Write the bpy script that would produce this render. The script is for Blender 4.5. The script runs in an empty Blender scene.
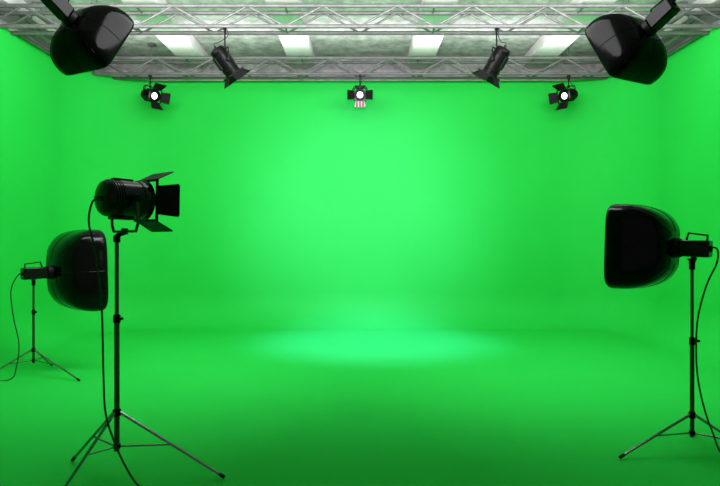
import bpy, math
from mathutils import Vector, Matrix
S=bpy.context.scene
C=S.collection
S.view_settings.view_transform='Standard'
S.view_settings.look='None'

# ---------------------------------------------------------------- materials
def mat(name,col,rough=0.5,metal=0.0,spec=0.5,emit=None,es=0.0,noise=None,bump=None,coat=0.0):
    m=bpy.data.materials.new(name); m.use_nodes=True
    nt=m.node_tree; b=nt.nodes['Principled BSDF']
    b.inputs['Base Color'].default_value=(*col,1)
    b.inputs['Roughness'].default_value=rough
    b.inputs['Metallic'].default_value=metal
    b.inputs['Specular IOR Level'].default_value=spec
    b.inputs['Coat Weight'].default_value=coat
    b.inputs['Coat Roughness'].default_value=0.15
    if emit:
        b.inputs['Emission Color'].default_value=(*emit,1)
        b.inputs['Emission Strength'].default_value=es
    tc=nt.nodes.new('ShaderNodeTexCoord')
    if noise:
        sc,lo,hi,det=noise
        n=nt.nodes.new('ShaderNodeTexNoise'); n.inputs['Scale'].default_value=sc; n.inputs['Detail'].default_value=det
        n.inputs['Roughness'].default_value=0.65
        r=nt.nodes.new('ShaderNodeValToRGB')
        r.color_ramp.elements[0].position=0.35; r.color_ramp.elements[1].position=0.65
        r.color_ramp.elements[0].color=(*lo,1); r.color_ramp.elements[1].color=(*hi,1)
        nt.links.new(tc.outputs['Object'],n.inputs['Vector'])
        nt.links.new(n.outputs['Fac'],r.inputs['Fac'])
        nt.links.new(r.outputs['Color'],b.inputs['Base Color'])
    if bump:
        sc,st=bump
        n=nt.nodes.new('ShaderNodeTexNoise'); n.inputs['Scale'].default_value=sc; n.inputs['Detail'].default_value=4
        bp=nt.nodes.new('ShaderNodeBump'); bp.inputs['Strength'].default_value=st; bp.inputs['Distance'].default_value=0.01
        nt.links.new(tc.outputs['Object'],n.inputs['Vector'])
        nt.links.new(n.outputs['Fac'],bp.inputs['Height'])
        nt.links.new(bp.outputs['Normal'],b.inputs['Normal'])
    return m
GREEN=mat('chroma_green_paint',(0.02,0.5,0.065),0.7,spec=0.12,noise=(0.8,(0.017,0.54,0.063),(0.019,0.56,0.067),3))
CONC=mat('raw_concrete',(0.5,0.5,0.5),0.9,noise=(5.0,(0.34,0.305,0.33),(0.74,0.68,0.72),12),bump=(22,0.8))
WHITEC=mat('white_painted_concrete',(0.8,0.8,0.8),0.8,noise=(3.0,(0.62,0.565,0.60),(0.74,0.69,0.72),6))
TRUSS=mat('aluminium_truss',(0.3,0.3,0.3),0.45,0.3,noise=(9,(0.12,0.12,0.12),(0.18,0.18,0.18),4))
BLK=mat('black_enamel',(0.003,0.003,0.003),0.22,spec=0.3,bump=(120,0.05))
BLKD=mat('black_hanging_lamp_enamel',(0.003,0.003,0.003),0.35,spec=0.1,bump=(120,0.05))
BLKM=mat('matte_black_metal',(0.005,0.005,0.005),0.5,spec=0.12)
FAB=mat('black_nylon_fabric',(0.002,0.002,0.002),0.15,spec=0.15,bump=(5,0.08))
FABD=mat('black_ripstop_fabric',(0.002,0.002,0.002),0.14,spec=0.06,bump=(5,0.08))
STAND=mat('dark_gunmetal_tube',(0.09,0.09,0.09),0.3,0.8)
CHR=mat('chrome_tube',(0.3,0.3,0.3),0.25,0.9)
YOKE=mat('satin_grey_yoke',(0.06,0.06,0.06),0.35,0.8)
RUB=mat('black_rubber',(0.006,0.006,0.006),0.6)
LENS=mat('lit_lens',(0.9,0.9,0.9),0.2,emit=(1,0.98,0.95),es=2.2)
LENSD=mat('glass_lens_glow',(0.9,0.9,0.9),0.2,emit=(1,1,0.97),es=1.2)
DIFF=mat('white_diffuser_cloth',(0.85,0.85,0.85),0.8,emit=(1,1,1),es=0.7)
STRIPE=mat('pale_red_striped_gel',(0.7,0.6,0.58),0.5)
nt=STRIPE.node_tree;wv=nt.nodes.new('ShaderNodeTexWave');wv.bands_direction='Y';wv.inputs['Scale'].default_value=6
rp=nt.nodes.new('ShaderNodeValToRGB');rp.color_ramp.elements[0].color=(0.20,0.03,0.03,1);rp.color_ramp.elements[1].color=(0.5,0.46,0.44,1);rp.color_ramp.elements[0].position=0.4;rp.color_ramp.elements[1].position=0.55
nt.links.new(nt.nodes['Texture Coordinate'].outputs['Object'],wv.inputs['Vector']);nt.links.new(wv.outputs['Fac'],rp.inputs['Fac']);nt.links.new(rp.outputs['Color'],nt.nodes['Principled BSDF'].inputs['Base Color'])

# ---------------------------------------------------------------- mesh builder
class MB:
    def __init__(s): s.v=[];s.f=[]
    def ring(s,c,u,w,r,n):
        i=len(s.v)
        for k in range(n):
            a=2*math.pi*k/n
            s.v.append(c+u*(math.cos(a)*r)+w*(math.sin(a)*r))
        return i
    def bridge(s,i,j,n):
        for k in range(n):
            l=(k+1)%n
            s.f.append((i+k,i+l,j+l,j+k))
    def path(s,pts,r,n=8,caps=True):
        pts=[Vector(p) for p in pts]
        rs=r if isinstance(r,(list,tuple)) else [r]*len(pts)
        t=(pts[1]-pts[0]).normalized()
        up=Vector((0,0,1)) if abs(t.z)<0.9 else Vector((0,1,0))
        u=t.cross(up).normalized()
        prev=None
        for k,p in enumerate(pts):
            if k==0: t=(pts[1]-pts[0])
            elif k==len(pts)-1: t=(pts[-1]-pts[-2])
            else: t=(pts[k+1]-pts[k]).normalized()+(pts[k]-pts[k-1]).normalized()
            t.normalize()
            u=(u-t*u.dot(t)).normalized(); w=t.cross(u)
            i=s.ring(p,u,w,rs[k],n)
            if prev is not None: s.bridge(prev,i,n)
            elif caps: s.f.append(tuple(reversed(range(i,i+n))))
            prev=i
        if caps: s.f.append(tuple(range(prev,prev+n)))
        return s
    def tube(s,a,b,r,n=8,r2=None): return s.path([a,b],[r,r if r2 is None else r2],n)
    def lathe(s,prof,n=32,o=(0,0,0),axis='X'):
        o=Vector(o)
        A={'X':(Vector((1,0,0)),Vector((0,1,0)),Vector((0,0,1))),'Y':(Vector((0,1,0)),Vector((0,0,1)),Vector((1,0,0))),'Z':(Vector((0,0,1)),Vector((1,0,0)),Vector((0,1,0)))}[axis]
        prev=None
        for x,r in prof:
            i=s.ring(o+A[0]*x,A[1],A[2],r,n)
            if prev is not None: s.bridge(prev,i,n)
            else: s.f.append(tuple(reversed(range(i,i+n))))
            prev=i
        s.f.append(tuple(range(prev,prev+n)))
        return s
    def box(s,c,d,M=None):
        c=Vector(c);i=len(s.v)
        for z in(-1,1):
            for y in(-1,1):
                for x in(-1,1):
                    p=Vector((x*d[0]/2,y*d[1]/2,z*d[2]/2))
                    if M: p=M@p
                    s.v.append(c+p)
        for f in((0,2,3,1),(4,5,7,6),(0,1,5,4),(2,6,7,3),(0,4,6,2),(1,3,7,5)):
            s.f.append(tuple(i+k for k in f))
        return s
    def slab(s,poly,th):
        poly=[Vector(p) for p in poly];n=(poly[1]-poly[0]).cross(poly[2]-poly[0]).normalized()*th/2
        i=len(s.v);k=len(poly)
        s.v+= [p-n for p in poly]+[p+n for p in poly]
        s.f.append(tuple(reversed(range(i,i+k))));s.f.append(tuple(range(i+k,i+2*k)))
        for a in range(k):
            b=(a+1)%k; s.f.append((i+a,i+b,i+k+b,i+k+a))
        return s
    def obj(s,name,m,parent=None,ang=35,bevel=0,loc=None,M=None,label=None):
        me=bpy.data.meshes.new(name); me.from_pydata([tuple(v) for v in s.v],[],s.f); me.update()
        me.materials.append(m)
        me.polygons.foreach_set('use_smooth',[True]*len(me.polygons))
        me.set_sharp_from_angle(angle=math.radians(ang))
        o=bpy.data.objects.new(name,me); C.objects.link(o)
        if parent: o.parent=parent
        if M is not None: o.matrix_local=M
        if loc: o.location=loc
        if bevel:
            b=o.modifiers.new('bevel','BEVEL');b.width=bevel;b.segments=2;b.limit_method='ANGLE'
        if label: o['label']=label
        return o
def empty(name,loc,label,cat,group=None):
    e=bpy.data.objects.new(name,None);e.empty_display_size=0.1;C.objects.link(e);e.location=loc
    e['label']=label;e['category']=cat
    if group:e['group']=group
    return e
def frame(d,loc):
    d=Vector(d).normalized(); y=Vector((0,0,1)).cross(d).normalized(); z=d.cross(y)
    return Matrix(((d.x,y.x,z.x,loc[0]),(d.y,y.y,z.y,loc[1]),(d.z,y.z,z.z,loc[2]),(0,0,0,1)))
def smooth(pts,sub=6):
    P=[Vector(p) for p in pts];out=[]
    for i in range(len(P)-1):
        p0=P[max(i-1,0)];p1=P[i];p2=P[i+1];p3=P[min(i+2,len(P)-1)]
        for k in range(sub):
            t=k/sub
            out.append(0.5*((2*p1)+(p2-p0)*t+(2*p0-5*p1+4*p2-p3)*t*t+(3*p1-p0-3*p2+p3)*t**3))
    out.append(P[-1]);return out

# ---------------------------------------------------------------- room
W=4.9; DB=11.0; HT=4.48; CE=5.02; Y0=-1.0
def struct(o,label=None):
    o['kind']='structure'
    if label:o['label']=label
    o['category']='wall'
def shell():
    R=1.3; r=0.6
    L=[];B=[];Rr=[]
    N=32
    for k in range(9): L.append((Vector((-W,Y0+(DB-R-Y0)*k/8,0)),Vector((1,0,0))))
    arc=[]
    cx,cy=-W+R,DB-R
    for k in range(N+1):
        a=math.pi-(math.pi/2)*k/N
        d=Vector((math.cos(a),math.sin(a),0)); arc.append((Vector((cx,cy,0))+d*R,-d))
    L+=arc[1:N//2+1]
    B+=arc[N//2:]
    B+=[(Vector((x,DB,0)),Vector((0,-1,0))) for x in (-2,0,2)]
    cx=W-R;arc=[]
    for k in range(N+1):
        a=math.pi/2-(math.pi/2)*k/N
        d=Vector((math.cos(a),math.sin(a),0)); arc.append((Vector((cx,cy,0))+d*R,-d))
    B+=arc[:N//2+1]
    Rr+=arc[N//2:]
    for k in range(1,9): Rr.append((Vector((W,DB-R-(DB-R-Y0)*k/8,0)),Vector((-1,0,0))))
    prof=[]
    for k in range(25):
        a=(math.pi/2)*k/24
        prof.append((r-r*math.sin(a), r-r*math.cos(a)))
    prof+=[(0,0.9),(0,1.8),(0,2.7),(0,3.6),(0,HT),(-0.08,HT),(-0.08,0.0)]
    for nm,P in(('wall_left',L),('wall_back',B),('wall_right',Rr)):
        m=MB()
        for p,n in P:
            for o,z in prof: m.v.append(p+n*o+Vector((0,0,z)))
        K=len(prof)
        for i in range(len(P)-1):
            for j in range(K-1):
                m.f.append((i*K+j,(i+1)*K+j,(i+1)*K+j+1,i*K+j+1))
        o=m.obj(nm,GREEN,ang=50); struct(o,'smooth chroma green studio wall with curved base')
shell()
fl=MB().box((0,(Y0+11.6)/2,-0.05),(11.4,11.6-Y0,0.1)).obj('floor',GREEN);struct(fl,'seamless chroma green painted studio floor');fl['category']='floor'
ce=MB().box((0,(Y0+11.6)/2,CE+0.06),(11.4,11.6-Y0,0.12)).obj('ceiling',CONC);struct(ce,'bare weathered concrete ceiling slab');ce['category']='ceiling'
o=MB().box((0,11.5,CE/2),(11.4,0.15,CE)).obj('wall_outer_back',CONC);struct(o,'raw concrete building wall behind the green screen')
for nm,x in(('wall_outer_left',-5.4),('wall_outer_right',5.4)):
    o=MB().box((x,(Y0+11.6)/2,CE/2),(0.15,11.6-Y0,CE)).obj(nm,WHITEC);struct(o,'white painted building wall beside the green screen')
for i,x in enumerate((-5.1,-3.05,-1.08,1.12,3.3,5.1)):
    o=MB().box((x,(Y0+11.4)/2,CE-0.10),(0.46,11.4-Y0,0.20)).obj('trim_%d'%(i+1),WHITEC,bevel=0.015);struct(o,'white painted concrete ceiling beam');o['category']='ceiling beam'
for i,y in enumerate((5.0,1.5)):
    o=MB().box((0,y,CE-0.05),(10.7,0.16,0.10)).obj('trim_%d'%(i+7),WHITEC,bevel=0.012);struct(o,'white painted cross rib under the ceiling');o['category']='ceiling beam'

# ---------------------------------------------------------------- trusses
def truss(loc,length,axis,label,h=0.28,dp=0.26,bay=1.0,group='aluminium lighting trusses'):
    e=empty('lighting_truss',loc,label,'truss',group)
    def T(a,b,c):
        return Vector((a,b,c)) if axis=='X' else Vector((b,a,c))
    for b in(-dp/2,dp/2):
        for c in(0,h):
            MB().tube(T(-length/2,b,c),T(length/2,b,c),0.029,12).obj('chord',TRUSS,e)
    m=MB();n=int(length/bay);bw=length/n
    for i in range(n):
        a0=-length/2+i*bw;a1=a0+bw
        for b in(-dp/2,dp/2):
            m.tube(T(a0,b,0),T((a0+a1)/2,b,h),0.016,8);m.tube(T((a0+a1)/2,b,h),T(a1,b,0),0.016,8)
    for i in range(0,n+1,2):
        a0=-length/2+i*bw
        for c in(0,h): m.tube(T(a0,-dp/2,c),T(a0,dp/2,c),0.015,8)
    m.obj('lattice_bracing',TRUSS,e)
    for a in(-length*0.36,length*0.36):
        k=MB()
        for b in(-dp/2,dp/2): k.tube(T(a,b,h),T(a,0,CE-loc[2]-0.02),0.007,6)
        k.box(T(a,0,CE-loc[2]-0.02),(0.12,0.12,0.03)); k.obj('ceiling_hanger',TRUSS,e)
    return e
truss((0,8.3,4.45),10.2,'X','silver aluminium box truss spanning the studio under concrete ceiling')
truss((0,10.6,4.45),10.2,'X','silver aluminium box truss along top of green wall')
truss((0,5.0,4.45),10.2,'X','silver aluminium box truss carrying the hanging softboxes')
truss((-4.72,9.45,4.47),1.8,'Y','short aluminium side truss beside the green wall')
truss((4.72,9.45,4.47),1.8,'Y','short aluminium side truss beside the green wall')

# ---------------------------------------------------------------- barn door spotlight
def spot_head(e,pivot,d,L=0.36,R=0.115,lens=LENS,flap=0.17,angs=(35,35,35,35),yoke_up=True,flapw=0.19,drop=0.30,lensr=0.88,yt=0.009,wide=1.38,sidew=1.0,striped=False,ymat=None,yd=1.5,hm=BLK):
    d=Vector(d).normalized();pv=Vector(pivot)
    M=frame(d,pv)
    yaw=frame((d.x,d.y,0),pv)
    hx=L*0.5
    m=MB()
    prof=[(-hx-0.02,0.03),(-hx-0.018,R*0.62),(-hx-0.005,R*0.84),(-hx+0.015,R*0.95),(-hx+0.03,R*0.98)]
    x=-hx+0.03
    for k in range(3):
        prof+=[(x,R*0.92),(x+0.006,R*0.92),(x+0.006,R*0.98),(x+0.018,R*0.98)];x+=0.018
    prof+=[(x,R*0.94),(x+0.004,R),(hx-0.07,R),(hx-0.068,R*1.05),(hx-0.05,R*1.05),(hx-0.048,R),(hx-0.02,R),(hx-0.018,R*1.08),(hx,R*1.08),(hx,R*0.93),(hx-0.03,R*0.9)]
    m.lathe(prof,40)
    m.box((-0.02,0,R+0.002),(L*0.45,0.05,0.014));m.box((-0.02,0,-R-0.004),(L*0.5,0.075,0.018))
    m.path(smooth([(-hx-0.01,-0.03,0.0),(-hx-0.04,-0.03,0),(-hx-0.045,0,0),(-hx-0.04,0.03,0),(-hx-0.01,0.03,0)],4),0.006,6)
    hs=m.obj('lamp_housing',hm,e,M=M,bevel=0.002)
    R2=R*lensr
    lz=MB().lathe([(hx-0.028,R2),(hx-0.02,R2*0.9),(hx-0.010,R2*0.57),(hx-0.005,R2*0.12)],32).obj('lens',lens,hs,ang=80)
    s=R*1.08
    g=MB()
    for a in(-1,1):
        g.box((hx+0.008,a*s,0),(0.016,0.014,2*s+0.014));g.box((hx+0.008,0,a*s),(0.016,2*s,0.014))
    g.obj('gel_frame',BLKM,hs,bevel=0.002)
    for k,(ax,sg) in enumerate(((2,1),(2,-1),(1,1),(1,-1))):
        a=math.radians(angs[k]);f=flap
        w0=flapw/2*(1 if ax==2 else sidew);w1=w0*wide if ax==2 else w0*1.15
        def P(t,u):
            out=s+0.006+math.sin(a)*t; fx=hx+0.016+math.cos(a)*t
            q=[fx,0,0];q[ax]=sg*out;q[3-ax]=u
            return Vector(q)
        b=MB();b.slab([P(0,-w0),P(0,w0),P(f*0.93,w1),P(f,w1*0.9),P(f,-w1*0.9),P(f*0.93,-w1)],0.005)
        b.tube(P(0,-w0),P(0,w0),0.006,8)
        st=striped and k==1
        b.obj('barn_door',STRIPE if st else BLKM,hs,ang=30,label='pale barn door with reddish stripes' if st else None)
    y=MB();yr=R*1.32;sg=1 if yoke_up else -1
    y.path([(0,-yr,0),(0,-yr,sg*R*(yd-0.35)),(0,-yr*0.85,sg*R*yd),(0,yr*0.85,sg*R*yd),(0,yr,sg*R*(yd-0.35)),(0,yr,0)],yt,8)
    y.lathe([(-0.02,0.022),(0.02,0.022)],12,(0,0,sg*R*yd),'Z')
    yk=y.obj('yoke',ymat or BLKM,e,M=yaw)
    for a in(-1,1):
        MB().lathe([(R*0.95*a,0.014),(yr*a,0.014),(yr*a,0.026),((yr+0.02)*a,0.026),((yr+0.025)*a,0.016)],12,axis='Y').obj('tilt_knob',BLKM,yk)
    return hs

def clamp(e,m=BLKM):
    k=MB();k.box((0,0,-0.006),(0.05,0.07,0.012))
    k.path([(0,-0.035,-0.006),(0,-0.042,-0.03),(0,-0.03,-0.06),(0,0,-0.07),(0,0.03,-0.06),(0,0.042,-0.03),(0,0.035,-0.006)],0.008,6)
    k.obj('hanging_clamp',m,e)
def hanging_spot(loc,drop,d,label,sc=1.0,R=0.11,L=0.34,lens=LENS,flap=0.16,angs=(35,35,35,35),lensr=0.88,striped=False,wide=1.38,flapw=0.19):
    e=empty('barn_door_spotlight',loc,label,'spotlight','black stage spotlights hanging from trusses')
    R*=sc;L*=sc
    spot_head(e,(0,0,-drop),d,L,R,lens,flap*sc,angs,True,flapw*sc,lensr=lensr,striped=striped,wide=wide,hm=BLKD)
    MB().tube((0,0,-drop+R*1.4),(0,0,-0.06),0.011,8).obj('drop_rod',BLKM,e)
    clamp(e)
    c=MB();h=Vector((0,0,-drop));dd=Vector(d).normalized()
    b=h-dd*(L*0.52)
    c.path(smooth([b,b-dd*0.05+Vector((0,0,0.03)),Vector((b.x*0.7,b.y*0.7,-drop*0.45)),Vector((0.03,0.02,-0.10)),Vector((0.03,0.02,-0.014))],5),0.006,6)
    c.obj('power_cable',RUB,e)
    return e
CZ=4.420
hanging_spot((-1.84,8.17,CZ),0.45,(0.50,0.30,-0.72),'black cylindrical spotlight with barn doors tilted down from truss',0.88,L=0.42,R=0.125,lens=LENSD,angs=(42,42,42,42),flap=0.13,wide=1.12,flapw=0.19)
hanging_spot((1.86,8.17,CZ),0.45,(-0.42,0.30,-0.76),'black cylindrical spotlight with barn doors tilted down from truss',0.88,L=0.42,R=0.125,lens=LENSD,angs=(42,42,42,42),flap=0.13,wide=1.12,flapw=0.19)
hanging_spot((-3.66,10.47,CZ),0.34,(0.80,-0.58,-0.25),'small lit spotlight with barn doors on truss over green wall',0.9,angs=(45,45,45,45),lensr=0.58)
hanging_spot((0.0,10.47,CZ),0.34,(0.0,-0.95,-0.20),'small lit spotlight facing forward with pale striped lower flap',0.85,angs=(20,50,60,60),lensr=0.58,striped=True,flap=0.15,wide=1.3,flapw=0.17)
hanging_spot((3.64,10.47,CZ),0.34,(-0.80,-0.58,-0.25),'small lit spotlight with barn doors on truss over green wall',0.9,angs=(45,45,45,45),lensr=0.58)

# ---------------------------------------------------------------- tripod stand
def stand(e,top,hub,feet,low,rt=0.011,rb=0.017,joints=()):
    m=MB()
    j=joints[0] if joints else (hub+top)/2
    m.tube((0,0,low),(0,0,j),rb,14)
    m.tube((0,0,j),(0,0,top),rt,14)
    col=m.obj('stand_column',STAND,e)
    for z in joints:
        k=MB();k.lathe([(-0.03,rb*1.1),(-0.026,rb*1.35),(0.018,rb*1.35),(0.026,rb*1.05)],16,(0,0,z),'Z')
        k.tube((0,0,z),(0.035,-0.015,z),0.005,6);k.lathe([(0.03,0.010),(0.045,0.010)],10,(0,-0.015,z),'X')
        k.obj('locking_collar',BLKM,col)
    k=MB();k.lathe([(-0.025,rb*1.2),(-0.02,rb*1.6),(0.016,rb*1.6),(0.024,rb*1.1)],16,(0,0,hub),'Z')
    k.obj('leg_hub',BLKM,col)
    k=MB();k.lathe([(-0.016,rb*1.1),(-0.012,rb*1.4),(0.012,rb*1.4),(0.016,rb*1.1)],16,(0,0,low+0.03),'Z')
    k.obj('brace_hub',BLKM,col)
    for fx,fy in feet:
        f=Vector((fx,fy,0));n=f.normalized();h=n*(rb*1.4)+Vector((0,0,hub));g=f+Vector((0,0,0.013))
        l=MB();l.tube(h,g,0.0105,8,0.009)
        mid=h.lerp(g,0.5);lo=n*(rb*1.2)+Vector((0,0,low+0.03))
        lo_t=MB().tube(lo,mid,0.0065,8)
        leg=l.obj('leg',CHR,col)
        lo_t.obj('brace',CHR,leg)
        MB().path([g-(g-h).normalized()*0.04,g+Vector((0,0,0)),],[0.012,0.0125],10).obj('rubber_foot',RUB,leg)
    return col

# near fresnel on stand
e=empty('studio_spotlight_on_stand',(-1.58,3.9,0),'black fresnel spotlight with open barn doors on tripod stand','studio light')
stand(e,1.555,0.40,[(-0.39,0.21),(0.72,-0.09),(-0.17,-0.46)],0.15,0.013,0.017,(1.01,))
hs=spot_head(e,(0.05,0,1.785),(0.64,0.77,-0.02),0.29,0.122,LENSD,0.135,(28,28,54,42),False,0.25,yt=0.010,wide=1.08,sidew=0.76,ymat=YOKE,yd=1.72)
k=MB();k.lathe([(0,0.022),(0.04,0.022),(0.045,0.016),(0.05,0.016)],14,(0,0,1.505),'Z')
k.path([(0,0,1.55),(0.03,0,1.56),(0.05,0,1.565)],0.014,8);k.obj('stand_spigot',BLKM,e)
k=MB();k.path(smooth([(-0.04,-0.14,1.77),(-0.085,-0.16,1.76),(-0.115,-0.15,1.63),(-0.09,-0.12,1.45),(-0.07,-0.07,1.1),(-0.062,-0.06,0.65),(-0.04,-0.08,0.42),(0.02,-0.10,0.25),(0.10,-0.14,0.12),(0.19,-0.20,0.03),(0.30,-0.32,0.008),(0.5,-0.7,0.008)],8),0.0065,8)
k.obj('power_cable',RUB,e)

# ---------------------------------------------------------------- softboxes
def softbox(e,loc,d,w,h,dep,head=0.30,hs=1.0,roll=0,sq=5.0,gp=0.75,back=0.08,xp=0.9,fab=None):
    fab=fab or FAB
    M=frame(d,loc)@Matrix.Rotation(roll,4,'X')
    m=MB();hw=0.12*hs;hh=0.13*hs
    m.box((-head*0.55,0,0),(head*0.8,hw,hh))
    m.lathe([(-head*1.0,0.02),(-head*0.93,0.03)],12)
    hd=m.obj('strobe_head',BLKD if fab is FABD else BLK,e,M=M,bevel=0.012)
    m=MB();m.lathe([(-head*0.16,0.05*hs),(-head*0.15,0.075*hs),(0.005,0.085*hs),(0.01,0.1*hs),(0.03,0.1*hs)],28).obj('speed_ring',BLKM,hd)
    m=MB();m.path([(-head*0.85,0,hh*0.5),(-head*0.85,0,hh*0.5+0.04*hs),(-head*0.35,0,hh*0.5+0.055*hs),(-head*0.30,0,hh*0.5)],0.009*hs,8).obj('carrying_handle',BLKM,hd)
    n=64;m=MB()
    def pt(x,a,b,p,t):
        c=math.cos(t);s=math.sin(t);q=(abs(c)**p+abs(s)**p)**(-1/p)
        return Vector((x,a*q*c,b*q*s))
    def ring(x,a,b,p):
        i=len(m.v)
        for k in range(n): m.v.append(pt(x,a,b,p,2*math.pi*k/n))
        return i
    prev=None;NS=20;bk=back*hs;prof=[]
    for k in range(NS+1):
        t=k/NS; x=dep*(1-math.cos(t*math.pi/2))**xp
        g=math.sin(t*math.pi/2)**gp
        a=bk+(w/2-bk)*g; b=bk+(h/2-bk)*g
        prof.append((x,a,b,2+sq*min(1,t*1.5)))
        i=ring(*prof[-1])
        if prev is not None: m.bridge(prev,i,n)
        else: m.f.append(tuple(reversed(range(i,i+n))))
        prev=i
    for x,a in((dep+0.035,0.002),(dep+0.058,-0.002),(dep+0.07,-0.012),(dep+0.02,-0.016)):
        i=ring(x,w/2+a,h/2+a,2+sq);m.bridge(prev,i,n);prev=i
    sb=m.obj('softbox_shell',fab,hd,ang=60)
    for q in range(8):
        t=math.pi/4*q
        MB().path([pt(x,a,b,p,t) for x,a,b,p in prof[1:]]+[pt(dep+0.035,w/2,h/2,2+sq,t)],0.0028,6).obj('seam_piping',fab,hd)
    m=MB()
    def ring2(x,s):
        i=len(m.v)
        for k in range(n): m.v.append(pt(x,(w/2-0.017)*s,(h/2-0.017)*s,2+sq,2*math.pi*k/n))
        return i
    i=ring2(dep+0.045,1);j=ring2(dep+0.05,0.5);m.bridge(i,j,n);m.f.append(tuple(range(j,j+n)))
    m.obj('front_diffuser',DIFF,hd,ang=80)
    return M

e=empty('softbox_light_on_stand',(-3.70,6.8,0),'black square softbox on slim tripod stand beside green wall','studio light','softboxes on floor stands')
stand(e,1.08,0.29,[(0.66,-0.30),(-0.42,-0.25),(-0.05,0.5)],0.14,0.011,0.014,(0.72,))
softbox(e,(0.19,0.02,1.17),(0.68,0.73,0.03),0.92,0.95,0.38,0.32,gp=0.78,sq=3.6)
k=MB();k.lathe([(0,0.02),(0.06,0.02),(0.07,0.03),(0.08,0.03)],14,(0,0,1.02),'Z');k.tube((0,-0.01,1.08),(0.05,-0.10,1.12),0.02,8);k.obj('tilt_bracket',BLKM,e)
MB().path(smooth([(0.0,-0.21,1.17),(-0.05,-0.23,1.14),(-0.11,-0.25,0.98),(-0.085,-0.25,0.7),(-0.03,-0.24,0.4),(-0.05,-0.25,0.15),(-0.12,-0.27,0.01),(-0.45,-0.3,0.008)],8),0.006,8).obj('power_cable',RUB,e)
e=empty('softbox_light_on_stand',(2.38,4.3,0),'glossy black square softbox on tripod stand with trailing cable','studio light','softboxes on floor stands')
stand(e,1.36,0.27,[(-0.58,-0.14),(0.22,0.40),(0.36,-0.34)],0.11,0.011,0.015,(0.80,))
softbox(e,(-0.11,0.02,1.465),(-0.72,0.69,0.03),0.62,0.63,0.32,0.24,0.9,gp=0.72,back=0.09,sq=3.8)
k=MB();k.lathe([(0,0.02),(0.06,0.02),(0.07,0.03),(0.08,0.03)],14,(0,0,1.31),'Z');k.tube((0,-0.01,1.37),(-0.01,-0.05,1.42),0.02,8);k.obj('tilt_bracket',BLKM,e)
MB().path(smooth([(0.05,-0.15,1.47),(0.08,-0.17,1.455),(0.075,-0.17,1.36),(0.02,-0.14,1.2),(-0.03,-0.12,0.95),(-0.035,-0.12,0.65),(0.0,-0.12,0.42),(0.06,-0.14,0.2),(0.14,-0.2,0.02),(0.5,-0.2,0.008)],8),0.006,8).obj('power_cable',RUB,e)
for sx,lx,rd,z in((-1,-2.39,(0.40,0.72,-0.52),-1.09),(1,2.38,(-0.42,0.72,-0.48),-1.17)):
    e=empty('hanging_softbox_light',(lx,4.85,CZ),'glossy black softbox hung from a ceiling truss by pole','studio light','softboxes hanging from truss')
    softbox(e,(0.03*-sx,0.05,z),rd,0.58,0.56,0.26,0.27,0.92,sq=8,gp=0.85,xp=0.9,fab=FABD)
    k=MB();k.path([(0.10*sx,-0.10,z+0.16),(0.14*sx,-0.08,z+0.24),(0.14*sx,-0.06,-0.12),(0,0,-0.06)],0.016,10)
    k.obj('drop_pole',BLKM,e)
    clamp(e)

# ---------------------------------------------------------------- lights
def area(name,loc,target,sx,sy,power,col=(1,1,1),spread=180):
    l=bpy.data.lights.new(name,'AREA');l.shape='RECTANGLE';l.size=sx;l.size_y=sy;l.energy=power;l.color=col;l.spread=math.radians(spread)
    o=bpy.data.objects.new(name,l);C.objects.link(o);o.location=loc
    o.rotation_euler=(Vector(target)-Vector(loc)).to_track_quat('-Z','Y').to_euler();return o
def spot(name,loc,target,power,ang,blend,col=(1,1,1),rad=0.1):
    l=bpy.data.lights.new(name,'SPOT');l.energy=power;l.spot_size=math.radians(ang);l.spot_blend=blend;l.color=col;l.shadow_soft_size=rad
    o=bpy.data.objects.new(name,l);C.objects.link(o);o.location=loc
    o.rotation_euler=(Vector(target)-Vector(loc)).to_track_quat('-Z','Y').to_euler();return o
area('key_bank',(0,5.4,4.2),(0,11,1.2),8.0,0.8,178,spread=160)
area('overhead_fill',(0,5.0,4.9),(0,5.4,0),8.0,2.4,12)  # added unseen soft light that lifts the front floor
area('side_wall_fill_left',(-0.8,5.4,4.0),(-4.9,7.0,2.3),2.4,1.0,80,spread=155)  # added out-of-view fill to brighten the left wall, no real fixture
area('side_wall_fill_right',(0.8,5.4,4.0),(4.9,7.0,2.3),2.4,1.0,80,spread=155)  # matching added fill to brighten the right wall
area('ceiling_fill',(0,7.2,4.3),(0,9.0,5.2),8.5,0.5,125,(1,0.93,0.98))  # added fixtureless fill for the ceiling, tinted slightly pink against green bounce
area('ceiling_fill_rear',(0,9.8,4.5),(0,9.9,5.2),8.5,0.3,55,(1,0.93,0.98))  # second added ceiling fill behind the truss, not a lamp mounted there
spot('floor_pool',(0.2,8.75,4.95),(0.25,9.2,0),2500,52,0.9,(0.35,0.28,1.0),0.25)
spot('wall_glow',(0.0,5.2,3.0),(0.0,11,2.1),2000,56,1.0,(0.8,0.36,1.0),0.3)
w=bpy.data.worlds.new('World');S.world=w;w.use_nodes=True
w.node_tree.nodes['Background'].inputs[0].default_value=(0.9,1,0.95,1)
w.node_tree.nodes['Background'].inputs[1].default_value=0.14

cam=bpy.data.cameras.new('Camera');cam.lens=30;cam.sensor_width=36;cam.clip_start=0.05
co=bpy.data.objects.new('Camera',cam);C.objects.link(co);co.location=(0,0,1.5);co.rotation_euler=(math.pi/2,0,0)
S.camera=co
